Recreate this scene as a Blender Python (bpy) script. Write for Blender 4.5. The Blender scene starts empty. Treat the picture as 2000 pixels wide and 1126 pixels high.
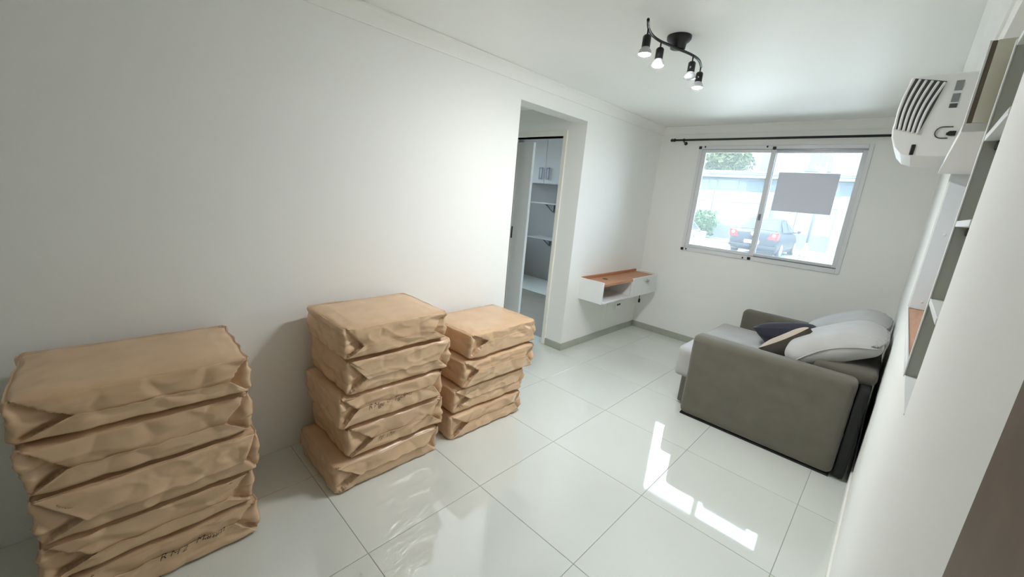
import bpy, bmesh, math, random
from mathutils import Vector, Matrix, noise
random.seed(7)
S = bpy.context.scene
COL = S.collection
PI = math.pi

# ------------------------------------------------------------------ camera
cam_d = bpy.data.cameras.new('camera')
cam = bpy.data.objects.new('camera', cam_d)
COL.objects.link(cam)
R_ = Vector((0.71206, 0.69679, 0.08635))
D_ = Vector((0.22279, -0.1076, -0.96891))
F_ = Vector((-0.66584, 0.70916, -0.23185))
m = Matrix((R_, -D_, -F_)).transposed().to_4x4()
m.translation = Vector((0, 0, 1.5))
cam.matrix_world = m
cam_d.sensor_width = 36
cam_d.lens = 36 * 786.87 / 2000
cam_d.clip_start = 0.01
cam_d.clip_end = 300
S.camera = cam

# ------------------------------------------------------------------ sky, sun, exposure
w = bpy.data.worlds.new('sky')
S.world = w
w.use_nodes = True
bg = w.node_tree.nodes['Background']
bg.inputs['Color'].default_value = (0.58, 0.78, 1.0, 1)
bg.inputs['Strength'].default_value = 3.9
sun_d = bpy.data.lights.new('sun', 'SUN')
sun_d.energy = 5.0
sun_d.angle = 0.01
sun_d.color = (1.0, 0.93, 0.82)
sun = bpy.data.objects.new('sun', sun_d)
COL.objects.link(sun)
sun.location = (10, -10, 20)
sun.rotation_euler = Vector((0.35, 0.20, -0.92)).to_track_quat('-Z', 'Y').to_euler()
BULB = 495.0
vs = S.view_settings
vs.view_transform = 'Standard'
vs.look = 'None'
vs.gamma = 1
vs.use_curve_mapping = False
vs.exposure = 1.6
S.cycles.max_bounces = 12
S.cycles.diffuse_bounces = 8
S.cycles.transparent_max_bounces = 12
S.cycles.sample_clamp_indirect = 8
S.cycles.caustics_reflective = False
S.cycles.caustics_refractive = False

# ------------------------------------------------------------------ materials
def lin(c):
    if isinstance(c, str):
        c = c.lstrip('#')
        c = [int(c[i:i + 2], 16) / 255 for i in (0, 2, 4)]
    return [x / 12.92 if x <= 0.04045 else ((x + 0.055) / 1.055) ** 2.4 for x in c] + [1]

MATS = {}
def mat(name, col, rough=0.6, metal=0.0, spec=0.5, ior=1.5, noise_s=None, noise_amt=0.1, bump=None,
        bump_s=60, bump_d=0.002, emit=None, sheen=0.0, rnd=0.0, coat=0.0):
    M = bpy.data.materials.new(name)
    M.use_nodes = True
    nt = M.node_tree
    b = nt.nodes['Principled BSDF']
    c = lin(col)
    b.inputs['Base Color'].default_value = c
    b.inputs['Roughness'].default_value = rough
    b.inputs['Metallic'].default_value = metal
    b.inputs['Specular IOR Level'].default_value = spec
    b.inputs['IOR'].default_value = ior
    b.inputs['Sheen Weight'].default_value = sheen
    b.inputs['Coat Weight'].default_value = coat
    if noise_s or rnd:
        tc = nt.nodes.new('ShaderNodeTexCoord')
        n = nt.nodes.new('ShaderNodeTexNoise')
        n.inputs['Scale'].default_value = noise_s or 5
        n.inputs['Detail'].default_value = 5
        nt.links.new(tc.outputs['Object'], n.inputs['Vector'])
        mr = nt.nodes.new('ShaderNodeMapRange')
        mr.inputs['From Min'].default_value = 0.3
        mr.inputs['From Max'].default_value = 0.7
        mr.inputs['To Min'].default_value = 1 - noise_amt
        mr.inputs['To Max'].default_value = 1 + noise_amt
        nt.links.new(n.outputs['Fac'], mr.inputs['Value'])
        hs = nt.nodes.new('ShaderNodeHueSaturation')
        hs.inputs['Color'].default_value = c
        val = mr.outputs['Result']
        if rnd:
            oi = nt.nodes.new('ShaderNodeObjectInfo')
            m2 = nt.nodes.new('ShaderNodeMapRange')
            m2.inputs['To Min'].default_value = 1 - rnd
            m2.inputs['To Max'].default_value = 1 + rnd
            nt.links.new(oi.outputs['Random'], m2.inputs['Value'])
            mu = nt.nodes.new('ShaderNodeMath'); mu.operation = 'MULTIPLY'
            nt.links.new(val, mu.inputs[0]); nt.links.new(m2.outputs['Result'], mu.inputs[1])
            val = mu.outputs[0]
        nt.links.new(val, hs.inputs['Value'])
        nt.links.new(hs.outputs['Color'], b.inputs['Base Color'])
    if bump:
        tc = nt.nodes.new('ShaderNodeTexCoord')
        n = nt.nodes.new('ShaderNodeTexNoise')
        n.inputs['Scale'].default_value = bump_s
        n.inputs['Detail'].default_value = 6
        nt.links.new(tc.outputs['Object'], n.inputs['Vector'])
        bp = nt.nodes.new('ShaderNodeBump')
        bp.inputs['Strength'].default_value = bump
        bp.inputs['Distance'].default_value = bump_d
        nt.links.new(n.outputs['Fac'], bp.inputs['Height'])
        nt.links.new(bp.outputs['Normal'], b.inputs['Normal'])
    if emit:
        b.inputs['Emission Color'].default_value = lin(emit[0])
        b.inputs['Emission Strength'].default_value = emit[1]
    MATS[name] = M
    return M

mat('wall_paint', '#eeeeea', 0.75, spec=0.3, noise_s=0.8, noise_amt=0.012, bump=0.15, bump_s=120, bump_d=0.001)
mat('ceiling_paint', '#f2f3f0', 0.5, spec=0.35, noise_s=1.0, noise_amt=0.01)
mat('plaster_white', '#efefea', 0.6, spec=0.3)
mat('porcelain', '#d6d9d2', 0.035, spec=0.5, ior=2.2, noise_s=1.6, noise_amt=0.03)
mat('grout', '#8f928a', 0.8)
mat('base_tile', '#a9aaa0', 0.2, spec=0.5, noise_s=14, noise_amt=0.05)
mat('white_laminate', '#e6e7e6', 0.35, spec=0.4)
mat('cool_laminate', '#dce4ea', 0.35, spec=0.4)
mat('grey_laminate', '#b2b3aa', 0.45, spec=0.4)
mat('bead_cream', '#ebe8dd', 0.5, spec=0.3)
mat('beige_laminate', '#e6e2d2', 0.5, spec=0.3)
mat('brown_gap_shade', '#6e6154', 0.6)
mat('alu_white', '#dfe0e2', 0.3, spec=0.5)
mat('black_plastic', '#1b1b1d', 0.4)
mat('black_metal', '#18191b', 0.35, spec=0.5)
mat('grey_metal', '#8d8f95', 0.3, metal=0.7)
mat('chrome', '#d8d8d8', 0.15, metal=1.0)
mat('dark_pad', '#1c1e1d', 0.9)
mat('suede', '#68645a', 0.9, spec=0.15, noise_s=9, noise_amt=0.07, bump=0.25, bump_s=220, bump_d=0.001, sheen=0.25)
mat('suede_light', '#b4b3b1', 0.9, spec=0.15, noise_s=9, noise_amt=0.05, bump=0.2, bump_s=220, bump_d=0.001, sheen=0.25)
mat('navy_cloth', '#3c3c46', 0.9, spec=0.15, noise_s=20, noise_amt=0.08, sheen=0.2)
mat('beige_cloth', '#b9ab9b', 0.9, spec=0.15, noise_s=20, noise_amt=0.06, sheen=0.2)
mat('brown_cloth', '#453f39', 0.9, spec=0.15, noise_s=20, noise_amt=0.08, sheen=0.2)
mat('kraft', '#cfae8c', 0.27, spec=0.4, noise_s=7, noise_amt=0.06, bump=0.35, bump_s=9, bump_d=0.006, rnd=0.05)
mat('kraft_flap', '#d3b290', 0.26, spec=0.42, noise_s=9, noise_amt=0.06, bump=0.45, bump_s=13, bump_d=0.005, rnd=0.05)
mat('ink', '#3b3230', 0.7)
mat('grey_sheet', '#e2e5f2', 0.7)
mat('label_grey', '#84888a', 0.6)
mat('screen_dark', '#4b5052', 0.4)
mat('bulb_lit', '#ffffff', 0.4, emit=('#fbfdff', BULB))
mat('bulb_off', '#c4c6c9', 0.25)
mat('door_brown', '#6a5645', 0.55, noise_s=20, noise_amt=0.12)
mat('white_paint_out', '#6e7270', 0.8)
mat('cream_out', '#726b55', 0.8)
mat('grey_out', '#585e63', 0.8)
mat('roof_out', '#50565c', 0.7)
mat('asphalt', '#84847f', 0.9, noise_s=2, noise_amt=0.06)
mat('concrete', '#d2d0c8', 0.9, noise_s=2, noise_amt=0.05)  # pale tone for the unseen ground that bounces light indoors
mat('soil', '#7d7055', 0.95, noise_s=3, noise_amt=0.12)
mat('line_white', '#9c9c9c', 0.8)
mat('grass', '#65714a', 0.95, noise_s=5, noise_amt=0.2)
mat('leaf', '#43592c', 0.7, noise_s=6, noise_amt=0.25, rnd=0.1)
mat('leaf_pale', '#565d35', 0.7, noise_s=6, noise_amt=0.25)
mat('bark', '#7c6a55', 0.9)
mat('car_paint', '#14171d', 0.4, spec=0.25, coat=0.15)
mat('car_white', '#8c8c8c', 0.25, coat=0.6)
mat('car_glass', '#1e2733', 0.08, spec=0.5, ior=1.5)
mat('tyre', '#202022', 0.85)
mat('tail_red', '#8a150f', 0.25)
mat('glass_far', '#474f55', 0.1, spec=0.7)
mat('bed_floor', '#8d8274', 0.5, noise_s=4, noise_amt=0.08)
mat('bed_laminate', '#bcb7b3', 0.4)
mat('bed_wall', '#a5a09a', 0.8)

def wood_mat(name, c1, c2, scale=(1.5, 14, 14), rough=0.4):
    M = bpy.data.materials.new(name); M.use_nodes = True
    nt = M.node_tree; b = nt.nodes['Principled BSDF']
    tc = nt.nodes.new('ShaderNodeTexCoord'); mp = nt.nodes.new('ShaderNodeMapping')
    mp.inputs['Scale'].default_value = scale
    n = nt.nodes.new('ShaderNodeTexNoise'); n.inputs['Scale'].default_value = 3; n.inputs['Detail'].default_value = 7
    n.inputs['Distortion'].default_value = 0.8
    r = nt.nodes.new('ShaderNodeValToRGB')
    r.color_ramp.elements[0].position = 0.3; r.color_ramp.elements[0].color = lin(c1)
    r.color_ramp.elements[1].position = 0.7; r.color_ramp.elements[1].color = lin(c2)
    nt.links.new(tc.outputs['Object'], mp.inputs['Vector']); nt.links.new(mp.outputs['Vector'], n.inputs['Vector'])
    nt.links.new(n.outputs['Fac'], r.inputs['Fac']); nt.links.new(r.outputs['Color'], b.inputs['Base Color'])
    b.inputs['Roughness'].default_value = rough
    MATS[name] = M
wood_mat('wood_top', '#a9714f', '#c08b66', (14, 1.5, 14))
wood_mat('wood_sill', '#a97a5c', '#bf9272', (14, 1.5, 14))

def glass_mat():
    M = bpy.data.materials.new('veil_glass'); M.use_nodes = True
    nt = M.node_tree
    for n in list(nt.nodes): nt.nodes.remove(n)
    out = nt.nodes.new('ShaderNodeOutputMaterial')
    tr = nt.nodes.new('ShaderNodeBsdfTransparent'); tr.inputs['Color'].default_value = (0.97, 0.985, 0.98, 1)
    tl = nt.nodes.new('ShaderNodeBsdfTranslucent'); tl.inputs['Color'].default_value = (0.95, 0.97, 0.98, 1)  # translucent share paints the overexposed haze over the outside view
    gl = nt.nodes.new('ShaderNodeBsdfGlossy'); gl.inputs['Roughness'].default_value = 0.02
    fr = nt.nodes.new('ShaderNodeFresnel'); fr.inputs['IOR'].default_value = 1.45
    tc = nt.nodes.new('ShaderNodeTexCoord'); nz = nt.nodes.new('ShaderNodeTexNoise'); nz.inputs['Scale'].default_value = 2.5
    mr = nt.nodes.new('ShaderNodeMapRange'); mr.inputs['To Min'].default_value = 0.045; mr.inputs['To Max'].default_value = 0.075
    nt.links.new(tc.outputs['Object'], nz.inputs['Vector']); nt.links.new(nz.outputs['Fac'], mr.inputs['Value'])
    m1 = nt.nodes.new('ShaderNodeMixShader'); m2 = nt.nodes.new('ShaderNodeMixShader')
    nt.links.new(mr.outputs['Result'], m1.inputs[0]); nt.links.new(tr.outputs[0], m1.inputs[1]); nt.links.new(tl.outputs[0], m1.inputs[2])
    nt.links.new(fr.outputs[0], m2.inputs[0]); nt.links.new(m1.outputs[0], m2.inputs[1]); nt.links.new(gl.outputs[0], m2.inputs[2])
    nt.links.new(m2.outputs[0], out.inputs['Surface'])
    MATS['veil_glass'] = M
glass_mat()

# ------------------------------------------------------------------ mesh helpers
def wloc(o):
    v = Vector((0, 0, 0))
    while o is not None:
        v += o.location; o = o.parent
    return v

def tag(o, label=None, cat=None, group=None, kind=None):
    if label: o['label'] = label
    if cat: o['category'] = cat
    if group: o['group'] = group
    if kind: o['kind'] = kind
    return o

def empty(name, loc=(0, 0, 0), parent=None):
    o = bpy.data.objects.new(name, None)
    COL.objects.link(o)
    o.empty_display_size = 0.1
    if parent:
        o.parent = parent
        o.location = Vector(loc) - wloc(parent)
    else:
        o.location = loc
    return o

def thing(name, loc, label, cat, group=None):
    return tag(empty(name, loc), label, cat, group)

class MB:
    """collects geometry in world coordinates"""
    def __init__(self):
        self.v = []; self.f = []; self.s = []
    def add(self, vs, fs, smooth=False):
        n = len(self.v)
        self.v += [tuple(p) for p in vs]
        self.f += [tuple(i + n for i in q) for q in fs]
        self.s += [smooth] * len(fs)
        return self
    def box(self, lo, hi, smooth=False):
        x0, y0, z0 = lo; x1, y1, z1 = hi
        return self.add([(x0, y0, z0), (x1, y0, z0), (x1, y1, z0), (x0, y1, z0), (x0, y0, z1), (x1, y0, z1), (x1, y1, z1), (x0, y1, z1)],
                        [(0, 3, 2, 1), (4, 5, 6, 7), (0, 1, 5, 4), (1, 2, 6, 5), (2, 3, 7, 6), (3, 0, 4, 7)], smooth)
    def rbox(self, lo, hi, r=0.005, seg=2):
        bm = bmesh.new()
        bmesh.ops.create_cube(bm, size=1)
        sx, sy, sz = [hi[i] - lo[i] for i in range(3)]
        for v in bm.verts:
            v.co = Vector((lo[0] + (v.co.x + .5) * sx, lo[1] + (v.co.y + .5) * sy, lo[2] + (v.co.z + .5) * sz))
        r = min(r, 0.49 * min(sx, sy, sz))
        bmesh.ops.bevel(bm, geom=bm.edges[:], offset=r, segments=seg, profile=0.5, affect='EDGES')
        return self.bm(bm, smooth=False)
    def bm(self, bm, smooth=False, mtx=None):
        bm.verts.index_update()
        vs = [(mtx @ v.co) if mtx else v.co.copy() for v in bm.verts]
        fs = [[v.index for v in f.verts] for f in bm.faces]
        bm.free()
        return self.add(vs, fs, smooth)
    def tube(self, pts, r, n=8, cap=True):
        pts = [Vector(p) for p in pts]
        rs = r if isinstance(r, (list, tuple)) else [r] * len(pts)
        rings = []; up = None
        for i, p in enumerate(pts):
            d = (pts[min(i + 1, len(pts) - 1)] - pts[max(i - 1, 0)]).normalized()
            if up is None:
                up = Vector((0, 0, 1)) if abs(d.z) < 0.9 else Vector((1, 0, 0))
            a = d.cross(up).normalized(); b = a.cross(d).normalized(); up = b
            rings.append([p + (a * math.cos(2 * PI * k / n) + b * math.sin(2 * PI * k / n)) * rs[i] for k in range(n)])
        vs = [q for rg in rings for q in rg]; fs = []
        for i in range(len(pts) - 1):
            for k in range(n):
                fs.append((i * n + k, i * n + (k + 1) % n, (i + 1) * n + (k + 1) % n, (i + 1) * n + k))
        if cap:
            fs.append(tuple(range(n - 1, -1, -1))); fs.append(tuple((len(pts) - 1) * n + k for k in range(n)))
        return self.add(vs, fs, True)
    def lathe(self, prof, c=(0, 0, 0), n=24, axis='z', smooth=True):
        vs = []; fs = []
        for (r, h) in prof:
            for k in range(n):
                a = 2 * PI * k / n
                if axis == 'z': vs.append((c[0] + r * math.cos(a), c[1] + r * math.sin(a), c[2] + h))
                elif axis == 'x': vs.append((c[0] + h, c[1] + r * math.cos(a), c[2] + r * math.sin(a)))
                else: vs.append((c[0] + r * math.cos(a), c[1] + h, c[2] + r * math.sin(a)))
        for i in range(len(prof) - 1):
            for k in range(n):
                fs.append((i * n + k, i * n + (k + 1) % n, (i + 1) * n + (k + 1) % n, (i + 1) * n + k))
        fs.append(tuple(range(n - 1, -1, -1))); fs.append(tuple((len(prof) - 1) * n + k for k in range(n)))
        return self.add(vs, fs, smooth)
    def prism(self, poly, axis, a, b, smooth=False):
        """polygon in the two other axes extruded along axis from a to b"""
        def P(u, v, t):
            return {'x': (t, u, v), 'y': (u, t, v), 'z': (u, v, t)}[axis]
        n = len(poly)
        vs = [P(u, v, a) for u, v in poly] + [P(u, v, b) for u, v in poly]
        fs = [tuple(range(n)), tuple(range(2 * n - 1, n - 1, -1))]
        fs += [(i, i + n, (i + 1) % n + n, (i + 1) % n) for i in range(n)]
        return self.add(vs, fs, smooth)
    def quad(self, a, b, c, d):
        return self.add([a, b, c, d], [(0, 1, 2, 3)])
    def soft(self, lo, hi, r, n, fn=None, mtx=None):
        """rounded box with a fine grid; fn(p, nrm, (u,v,w)) returns a displaced point"""
        lo = Vector(lo); hi = Vector(hi); idx = {}; vs = []; fs = []
        nn = n
        def vid(i, j, k):
            key = (i, j, k)
            if key in idx: return idx[key]
            q = [i / nn[0], j / nn[1], k / nn[2]]
            p = Vector([lo[a] + (hi[a] - lo[a]) * q[a] for a in range(3)])
            rr = [min(r, (hi[a] - lo[a]) * .5) for a in range(3)]
            c = Vector([min(max(p[a], lo[a] + rr[a]), hi[a] - rr[a]) for a in range(3)])
            d = Vector([(p[a] - c[a]) / rr[a] for a in range(3)])
            if d.length > 1e-9:
                # cube to sphere mapping keeps faces flat in the middle
                dn = d.normalized()
                p = Vector([c[a] + dn[a] * rr[a] for a in range(3)])
                nr = dn
            else:
                nr = Vector((0, 0, 1))
            if fn: p = fn(p, nr, [2 * t - 1 for t in q])
            if mtx: p = mtx @ p
            idx[key] = len(vs); vs.append(p); return idx[key]
        X, Y, Z = nn
        for i in range(X):
            for j in range(Y):
                fs.append((vid(i, j, 0), vid(i, j + 1, 0), vid(i + 1, j + 1, 0), vid(i + 1, j, 0)))
                fs.append((vid(i, j, Z), vid(i + 1, j, Z), vid(i + 1, j + 1, Z), vid(i, j + 1, Z)))
            for k in range(Z):
                fs.append((vid(i, 0, k), vid(i + 1, 0, k), vid(i + 1, 0, k + 1), vid(i, 0, k + 1)))
                fs.append((vid(i, Y, k), vid(i, Y, k + 1), vid(i + 1, Y, k + 1), vid(i + 1, Y, k)))
        for j in range(Y):
            for k in range(Z):
                fs.append((vid(0, j, k), vid(0, j, k + 1), vid(0, j + 1, k + 1), vid(0, j + 1, k)))
                fs.append((vid(X, j, k), vid(X, j + 1, k), vid(X, j + 1, k + 1), vid(X, j, k + 1)))
        return self.add(vs, fs, True)
    def obj(self, name, material, parent=None, origin=None):
        if parent is not None:
            o0 = wloc(parent)
        elif origin is not None:
            o0 = Vector(origin)
        else:
            xs = [p[0] for p in self.v]; ys = [p[1] for p in self.v]; zs = [p[2] for p in self.v]
            o0 = Vector(((min(xs) + max(xs)) / 2, (min(ys) + max(ys)) / 2, min(zs)))
        me = bpy.data.meshes.new(name)
        me.from_pydata([tuple(Vector(p) - o0) for p in self.v], [], self.f)
        me.polygons.foreach_set('use_smooth', self.s)
        me.materials.append(MATS[material])
        me.update()
        o = bpy.data.objects.new(name, me)
        COL.objects.link(o)
        if parent is not None: o.parent = parent
        else: o.location = o0
        return o

def struct(name, mb, material, label=None):
    return tag(mb.obj(name, material), label, None, None, 'structure')

# ------------------------------------------------------------------ room constants
XL, XR, YF, YB, ZC = -2.215, 0.09, 4.62, -3.6, 2.345
TOP = 2.6
DY0, DY1, DZ = 2.28, 3.14, 2.16            # opening to the hallway
WX0, WX1, WZ0, WZ1 = -1.772, -0.347, 1.035, 2.150   # window
NY0, NY1, NZ0, NZ1 = 1.25, 2.90, 1.08, 2.16  # niche in the right wall

# ------------------------------------------------------------------ floor with tiles
g = MB().box((XL, YB, -0.12), (XR, YF, -0.0015))
floor = struct('floor', g, 'grout', 'polished pale grey porcelain tile floor')
xl = [XL] + [-0.09 - 0.6 * k for k in (3, 2, 1, 0)] + [XR]
yl = [YB] + [0.65 + 0.614 * k for k in range(-7, 7) if YB < 0.65 + 0.614 * k < YF] + [YF]
tile_cache = {}
for i in range(len(xl) - 1):
    for j in range(len(yl) - 1):
        sx, sy = xl[i + 1] - xl[i], yl[j + 1] - yl[j]
        key = (round(sx, 3), round(sy, 3))
        cx, cy = (xl[i] + xl[i + 1]) / 2, (yl[j] + yl[j + 1]) / 2
        if key not in tile_cache:
            t = MB().rbox((cx - sx / 2 + .0013, cy - sy / 2 + .0013, -.0095), (cx + sx / 2 - .0013, cy + sy / 2 - .0013, 0), .0008, 1)
            me = t.obj('tile', 'porcelain', None, (cx, cy, 0))
            o = me; tile_cache[key] = o.data
        else:
            o = bpy.data.objects.new('tile', tile_cache[key]); COL.objects.link(o)
        o.parent = floor
        o.location = Vector((cx, cy, 0)) - floor.location

# ------------------------------------------------------------------ walls, ceiling
g = MB()
g.box((XL - .165, YB, -.05), (XL, DY0, TOP))
g.box((XL - .165, DY0, DZ), (XL, DY1, TOP))
g.box((XL - .165, DY1, -.05), (XL, YF + .15, TOP))
struct('wall_left', g, 'wall_paint', 'long off-white painted wall with the hallway opening')
g = MB()
g.box((XL, YF, -.05), (WX0, YF + .15, TOP)); g.box((WX1, YF, -.05), (XR + .4, YF + .15, TOP))
g.box((WX0, YF, -.05), (WX1, YF + .15, WZ0)); g.box((WX0, YF, WZ1), (WX1, YF + .15, TOP))
struct('wall_far', g, 'wall_paint', 'off-white painted wall around the window')
g = MB()
RT = .36
g.box((XR, .459, -.05), (XR + RT, NY0, TOP)); g.box((XR, YB, -.05), (XR + RT, -.42, TOP))
g.box((XR, -.42, 2.1), (XR + RT, .459, TOP))
g.box((XR, NY0, -.05), (XR + RT, NY1, NZ0)); g.box((XR, NY0, NZ1), (XR + RT, NY1, TOP))
g.box((XR, NY1, -.05), (XR + RT, YF, TOP)); g.box((XR + RT - .04, NY0, NZ0), (XR + RT, NY1, NZ1))
g.box((XR + .2, -.42, -.05), (XR + RT, .459, 2.1))
struct('wall_right', g, 'wall_paint', 'cream painted wall with the recessed shelf niche')
struct('wall_back', MB().box((XL - .165, YB - .15, -.05), (XR + RT, YB, TOP)), 'wall_paint')
struct('ceiling', MB().box((XL - .165, YB, ZC), (XR + RT, YF + .15, ZC + .2)), 'ceiling_paint', 'flat white painted ceiling')

# cornice: stepped plaster moulding along each wall
def cornice(name, p0, p1, inward):
    p0 = Vector(p0); p1 = Vector(p1); n = Vector(inward)
    prof = [(0, 0), (.008, 0), (.009, .008), (.014, .018), (.022, .030), (.033, .042), (.046, .052), (.060, .059), (.066, .062), (.066, .0735), (0, .0735)]
    d = (p1 - p0).normalized()
    vs = []; k = len(prof)
    for p in (p0, p1):
        for a, h in prof: vs.append(p + n * a + Vector((0, 0, 2.270 + h)))
    fs = [tuple(range(k)), tuple(range(2 * k - 1, k - 1, -1))] + [(i, i + k, (i + 1) % k + k, (i + 1) % k) for i in range(k)]
    struct(name, MB().add(vs, fs), 'plaster_white', None)
cornice('trim_1', (XL, YB, 0), (XL, YF, 0), (1, 0, 0))
cornice('trim_2', (XL, YF, 0), (XR, YF, 0), (0, -1, 0))
cornice('trim_3', (XR, YB, 0), (XR, YF, 0), (-1, 0, 0))

# baseboards: tile strips
def baseboard(name, segs, material='base_tile'):
    g = MB()
    for lo, hi in segs: g.rbox(lo, hi, .0015, 1)
    struct(name, g, material, None)
baseboard('baseboard_left', [((XL, DY1, 0), (XL + .009, YF, .072)), ((XL - .20, DY1 - .009, 0), (XL + .009, DY1, .072))])
baseboard('baseboard_far', [((XL + .009, YF - .009, 0), (XR - .009, YF, .072))])
baseboard('baseboard_right', [((XR - .009, .53, 0), (XR, YF, .072))], 'plaster_white')

# ------------------------------------------------------------------ hallway and bedroom beyond the opening
g = MB()
g.box((-4.1, DY1, -.05), (-3.16, DY1 + .12, TOP)); g.box((-3.16, DY1, 2.045), (-2.458, DY1 + .12, TOP)); g.box((-2.458, DY1, -.05), (XL - .165, DY1 + .12, TOP))
struct('wall_hallway', g, 'wall_paint')
struct('wall_hallway_end', MB().box((-4.1, 1.9, -.05), (-4.0, DY1, TOP)).box((-4.1, 1.9, -.05), (XL - .165, 2.0, TOP)), 'wall_paint')
struct('ceiling_hallway', MB().box((-4.1, 1.9, 2.30), (XL - .165, DY1, 2.5)), 'ceiling_paint')
struct('floor_hallway', MB().box((-4.1, 1.9, -.12), (XL, DY1 + .12, -.001)), 'porcelain')
# bedroom
BX0, BX1, BY0, BY1 = -5.7, -2.38, DY1 + .12, 5.65
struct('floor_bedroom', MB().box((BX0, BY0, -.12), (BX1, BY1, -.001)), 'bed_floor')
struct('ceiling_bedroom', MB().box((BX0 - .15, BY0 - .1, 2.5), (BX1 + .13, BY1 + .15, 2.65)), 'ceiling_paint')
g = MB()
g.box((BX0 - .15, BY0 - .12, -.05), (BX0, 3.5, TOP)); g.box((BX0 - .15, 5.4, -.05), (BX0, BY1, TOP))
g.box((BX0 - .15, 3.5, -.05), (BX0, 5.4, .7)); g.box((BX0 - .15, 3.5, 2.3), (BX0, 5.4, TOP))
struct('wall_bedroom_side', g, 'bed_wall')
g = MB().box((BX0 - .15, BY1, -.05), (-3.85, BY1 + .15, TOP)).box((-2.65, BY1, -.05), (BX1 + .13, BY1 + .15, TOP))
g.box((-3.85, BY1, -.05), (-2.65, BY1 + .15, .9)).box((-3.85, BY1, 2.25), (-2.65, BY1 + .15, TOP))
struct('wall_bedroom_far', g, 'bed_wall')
w3 = tag(empty('window_3', (-3.25, BY1 + .08, .9)), 'second, unseen bedroom window added to brighten the bedroom', None, None, 'structure')  # unseen window added to light the dim bedroom
g = MB().box((-3.85, BY1 + .04, .9), (-3.81, BY1 + .1, 2.25)).box((-2.69, BY1 + .04, .9), (-2.65, BY1 + .1, 2.25)).box((-3.81, BY1 + .04, .9), (-2.69, BY1 + .1, .94)).box((-3.81, BY1 + .04, 2.21), (-2.69, BY1 + .1, 2.25))
g.obj('window_frame', 'alu_white', w3)
MB().box((-3.81, BY1 + .066, .94), (-2.69, BY1 + .072, 2.21)).obj('pane', 'veil_glass', w3)
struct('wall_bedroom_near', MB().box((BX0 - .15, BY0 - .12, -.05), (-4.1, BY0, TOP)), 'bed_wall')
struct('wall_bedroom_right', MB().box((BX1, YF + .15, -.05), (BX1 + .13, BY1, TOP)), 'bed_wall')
w2 = tag(empty('window_2', (BX0 - .08, 4.55, 1.0)), 'unseen bedroom window added to let daylight in', None, None, 'structure')  # out of view, put in and enlarged to bring light into the bedroom
g = MB()
g.box((BX0 - .1, 3.5, .7), (BX0 - .05, 3.55, 2.3)).box((BX0 - .1, 5.35, .7), (BX0 - .05, 5.4, 2.3)).box((BX0 - .1, 3.55, .7), (BX0 - .05, 5.35, .75)).box((BX0 - .1, 3.55, 2.25), (BX0 - .05, 5.35, 2.3))
g.obj('window_frame', 'alu_white', w2)
MB().box((BX0 - .078, 3.55, .75), (BX0 - .072, 5.35, 2.25)).obj('pane', 'veil_glass', w2)

# bedroom door: white frame and a half-open leaf
d1 = tag(empty('door_1', (-2.8, DY1, 0)), 'white bedroom door left half open behind the hallway opening', None, None, 'structure')
g = MB()
g.rbox((-2.458, DY1 - .014, 0), (-2.415, DY1 + .13, 2.095), .003, 1)
g.rbox((-3.203, DY1 - .014, 0), (-3.16, DY1 + .13, 2.095), .003, 1)
g.rbox((-3.159, DY1 - .0135, 2.045), (-2.459, DY1 + .13, 2.0945), .003, 1)
g.obj('door_frame', 'bead_cream', d1)
leaf = MB().rbox((-3.53, DY1 + .131, .008), (-2.945, DY1 + .166, 2.02), .002, 1).obj('door_leaf', 'white_laminate', d1)
MB().rbox((-3.168, DY1 + .1295, 1.00), (-3.143, DY1 + .1325, 1.13), .001, 1).obj('lock_plate', 'black_plastic', leaf)

# bedroom storage
c = thing('wall_cabinet', (-4.5, 5.5, 1.68), 'white two-door wall cabinet seen through the bedroom door', 'cabinet')
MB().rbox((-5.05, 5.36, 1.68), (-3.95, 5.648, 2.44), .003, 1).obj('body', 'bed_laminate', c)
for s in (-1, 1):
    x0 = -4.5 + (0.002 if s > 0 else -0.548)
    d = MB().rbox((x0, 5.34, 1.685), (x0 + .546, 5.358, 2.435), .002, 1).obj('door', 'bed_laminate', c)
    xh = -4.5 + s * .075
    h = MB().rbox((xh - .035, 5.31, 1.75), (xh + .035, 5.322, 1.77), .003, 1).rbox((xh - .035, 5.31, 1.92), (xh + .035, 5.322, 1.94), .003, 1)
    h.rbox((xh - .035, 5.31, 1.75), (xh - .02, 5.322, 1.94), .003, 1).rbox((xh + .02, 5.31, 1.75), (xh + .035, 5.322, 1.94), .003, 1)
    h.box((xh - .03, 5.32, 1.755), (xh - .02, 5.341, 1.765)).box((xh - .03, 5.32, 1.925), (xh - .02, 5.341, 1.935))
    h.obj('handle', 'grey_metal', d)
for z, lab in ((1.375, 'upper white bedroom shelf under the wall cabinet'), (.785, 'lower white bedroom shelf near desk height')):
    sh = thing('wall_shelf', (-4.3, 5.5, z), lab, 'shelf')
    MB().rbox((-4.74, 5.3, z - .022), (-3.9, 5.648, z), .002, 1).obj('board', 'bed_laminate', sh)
    b = MB().box((-4.50, 5.40, z - .034), (-4.47, 5.648, z - .022)).box((-4.50, 5.628, z - .16), (-4.47, 5.648, z - .022))
    b.prism([(5.43, z - .03), (5.46, z - .03), (5.64, z - .15), (5.628, z - .16)], 'x', -4.488, -4.482)
    b.obj('bracket', 'grey_metal', sh)

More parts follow.
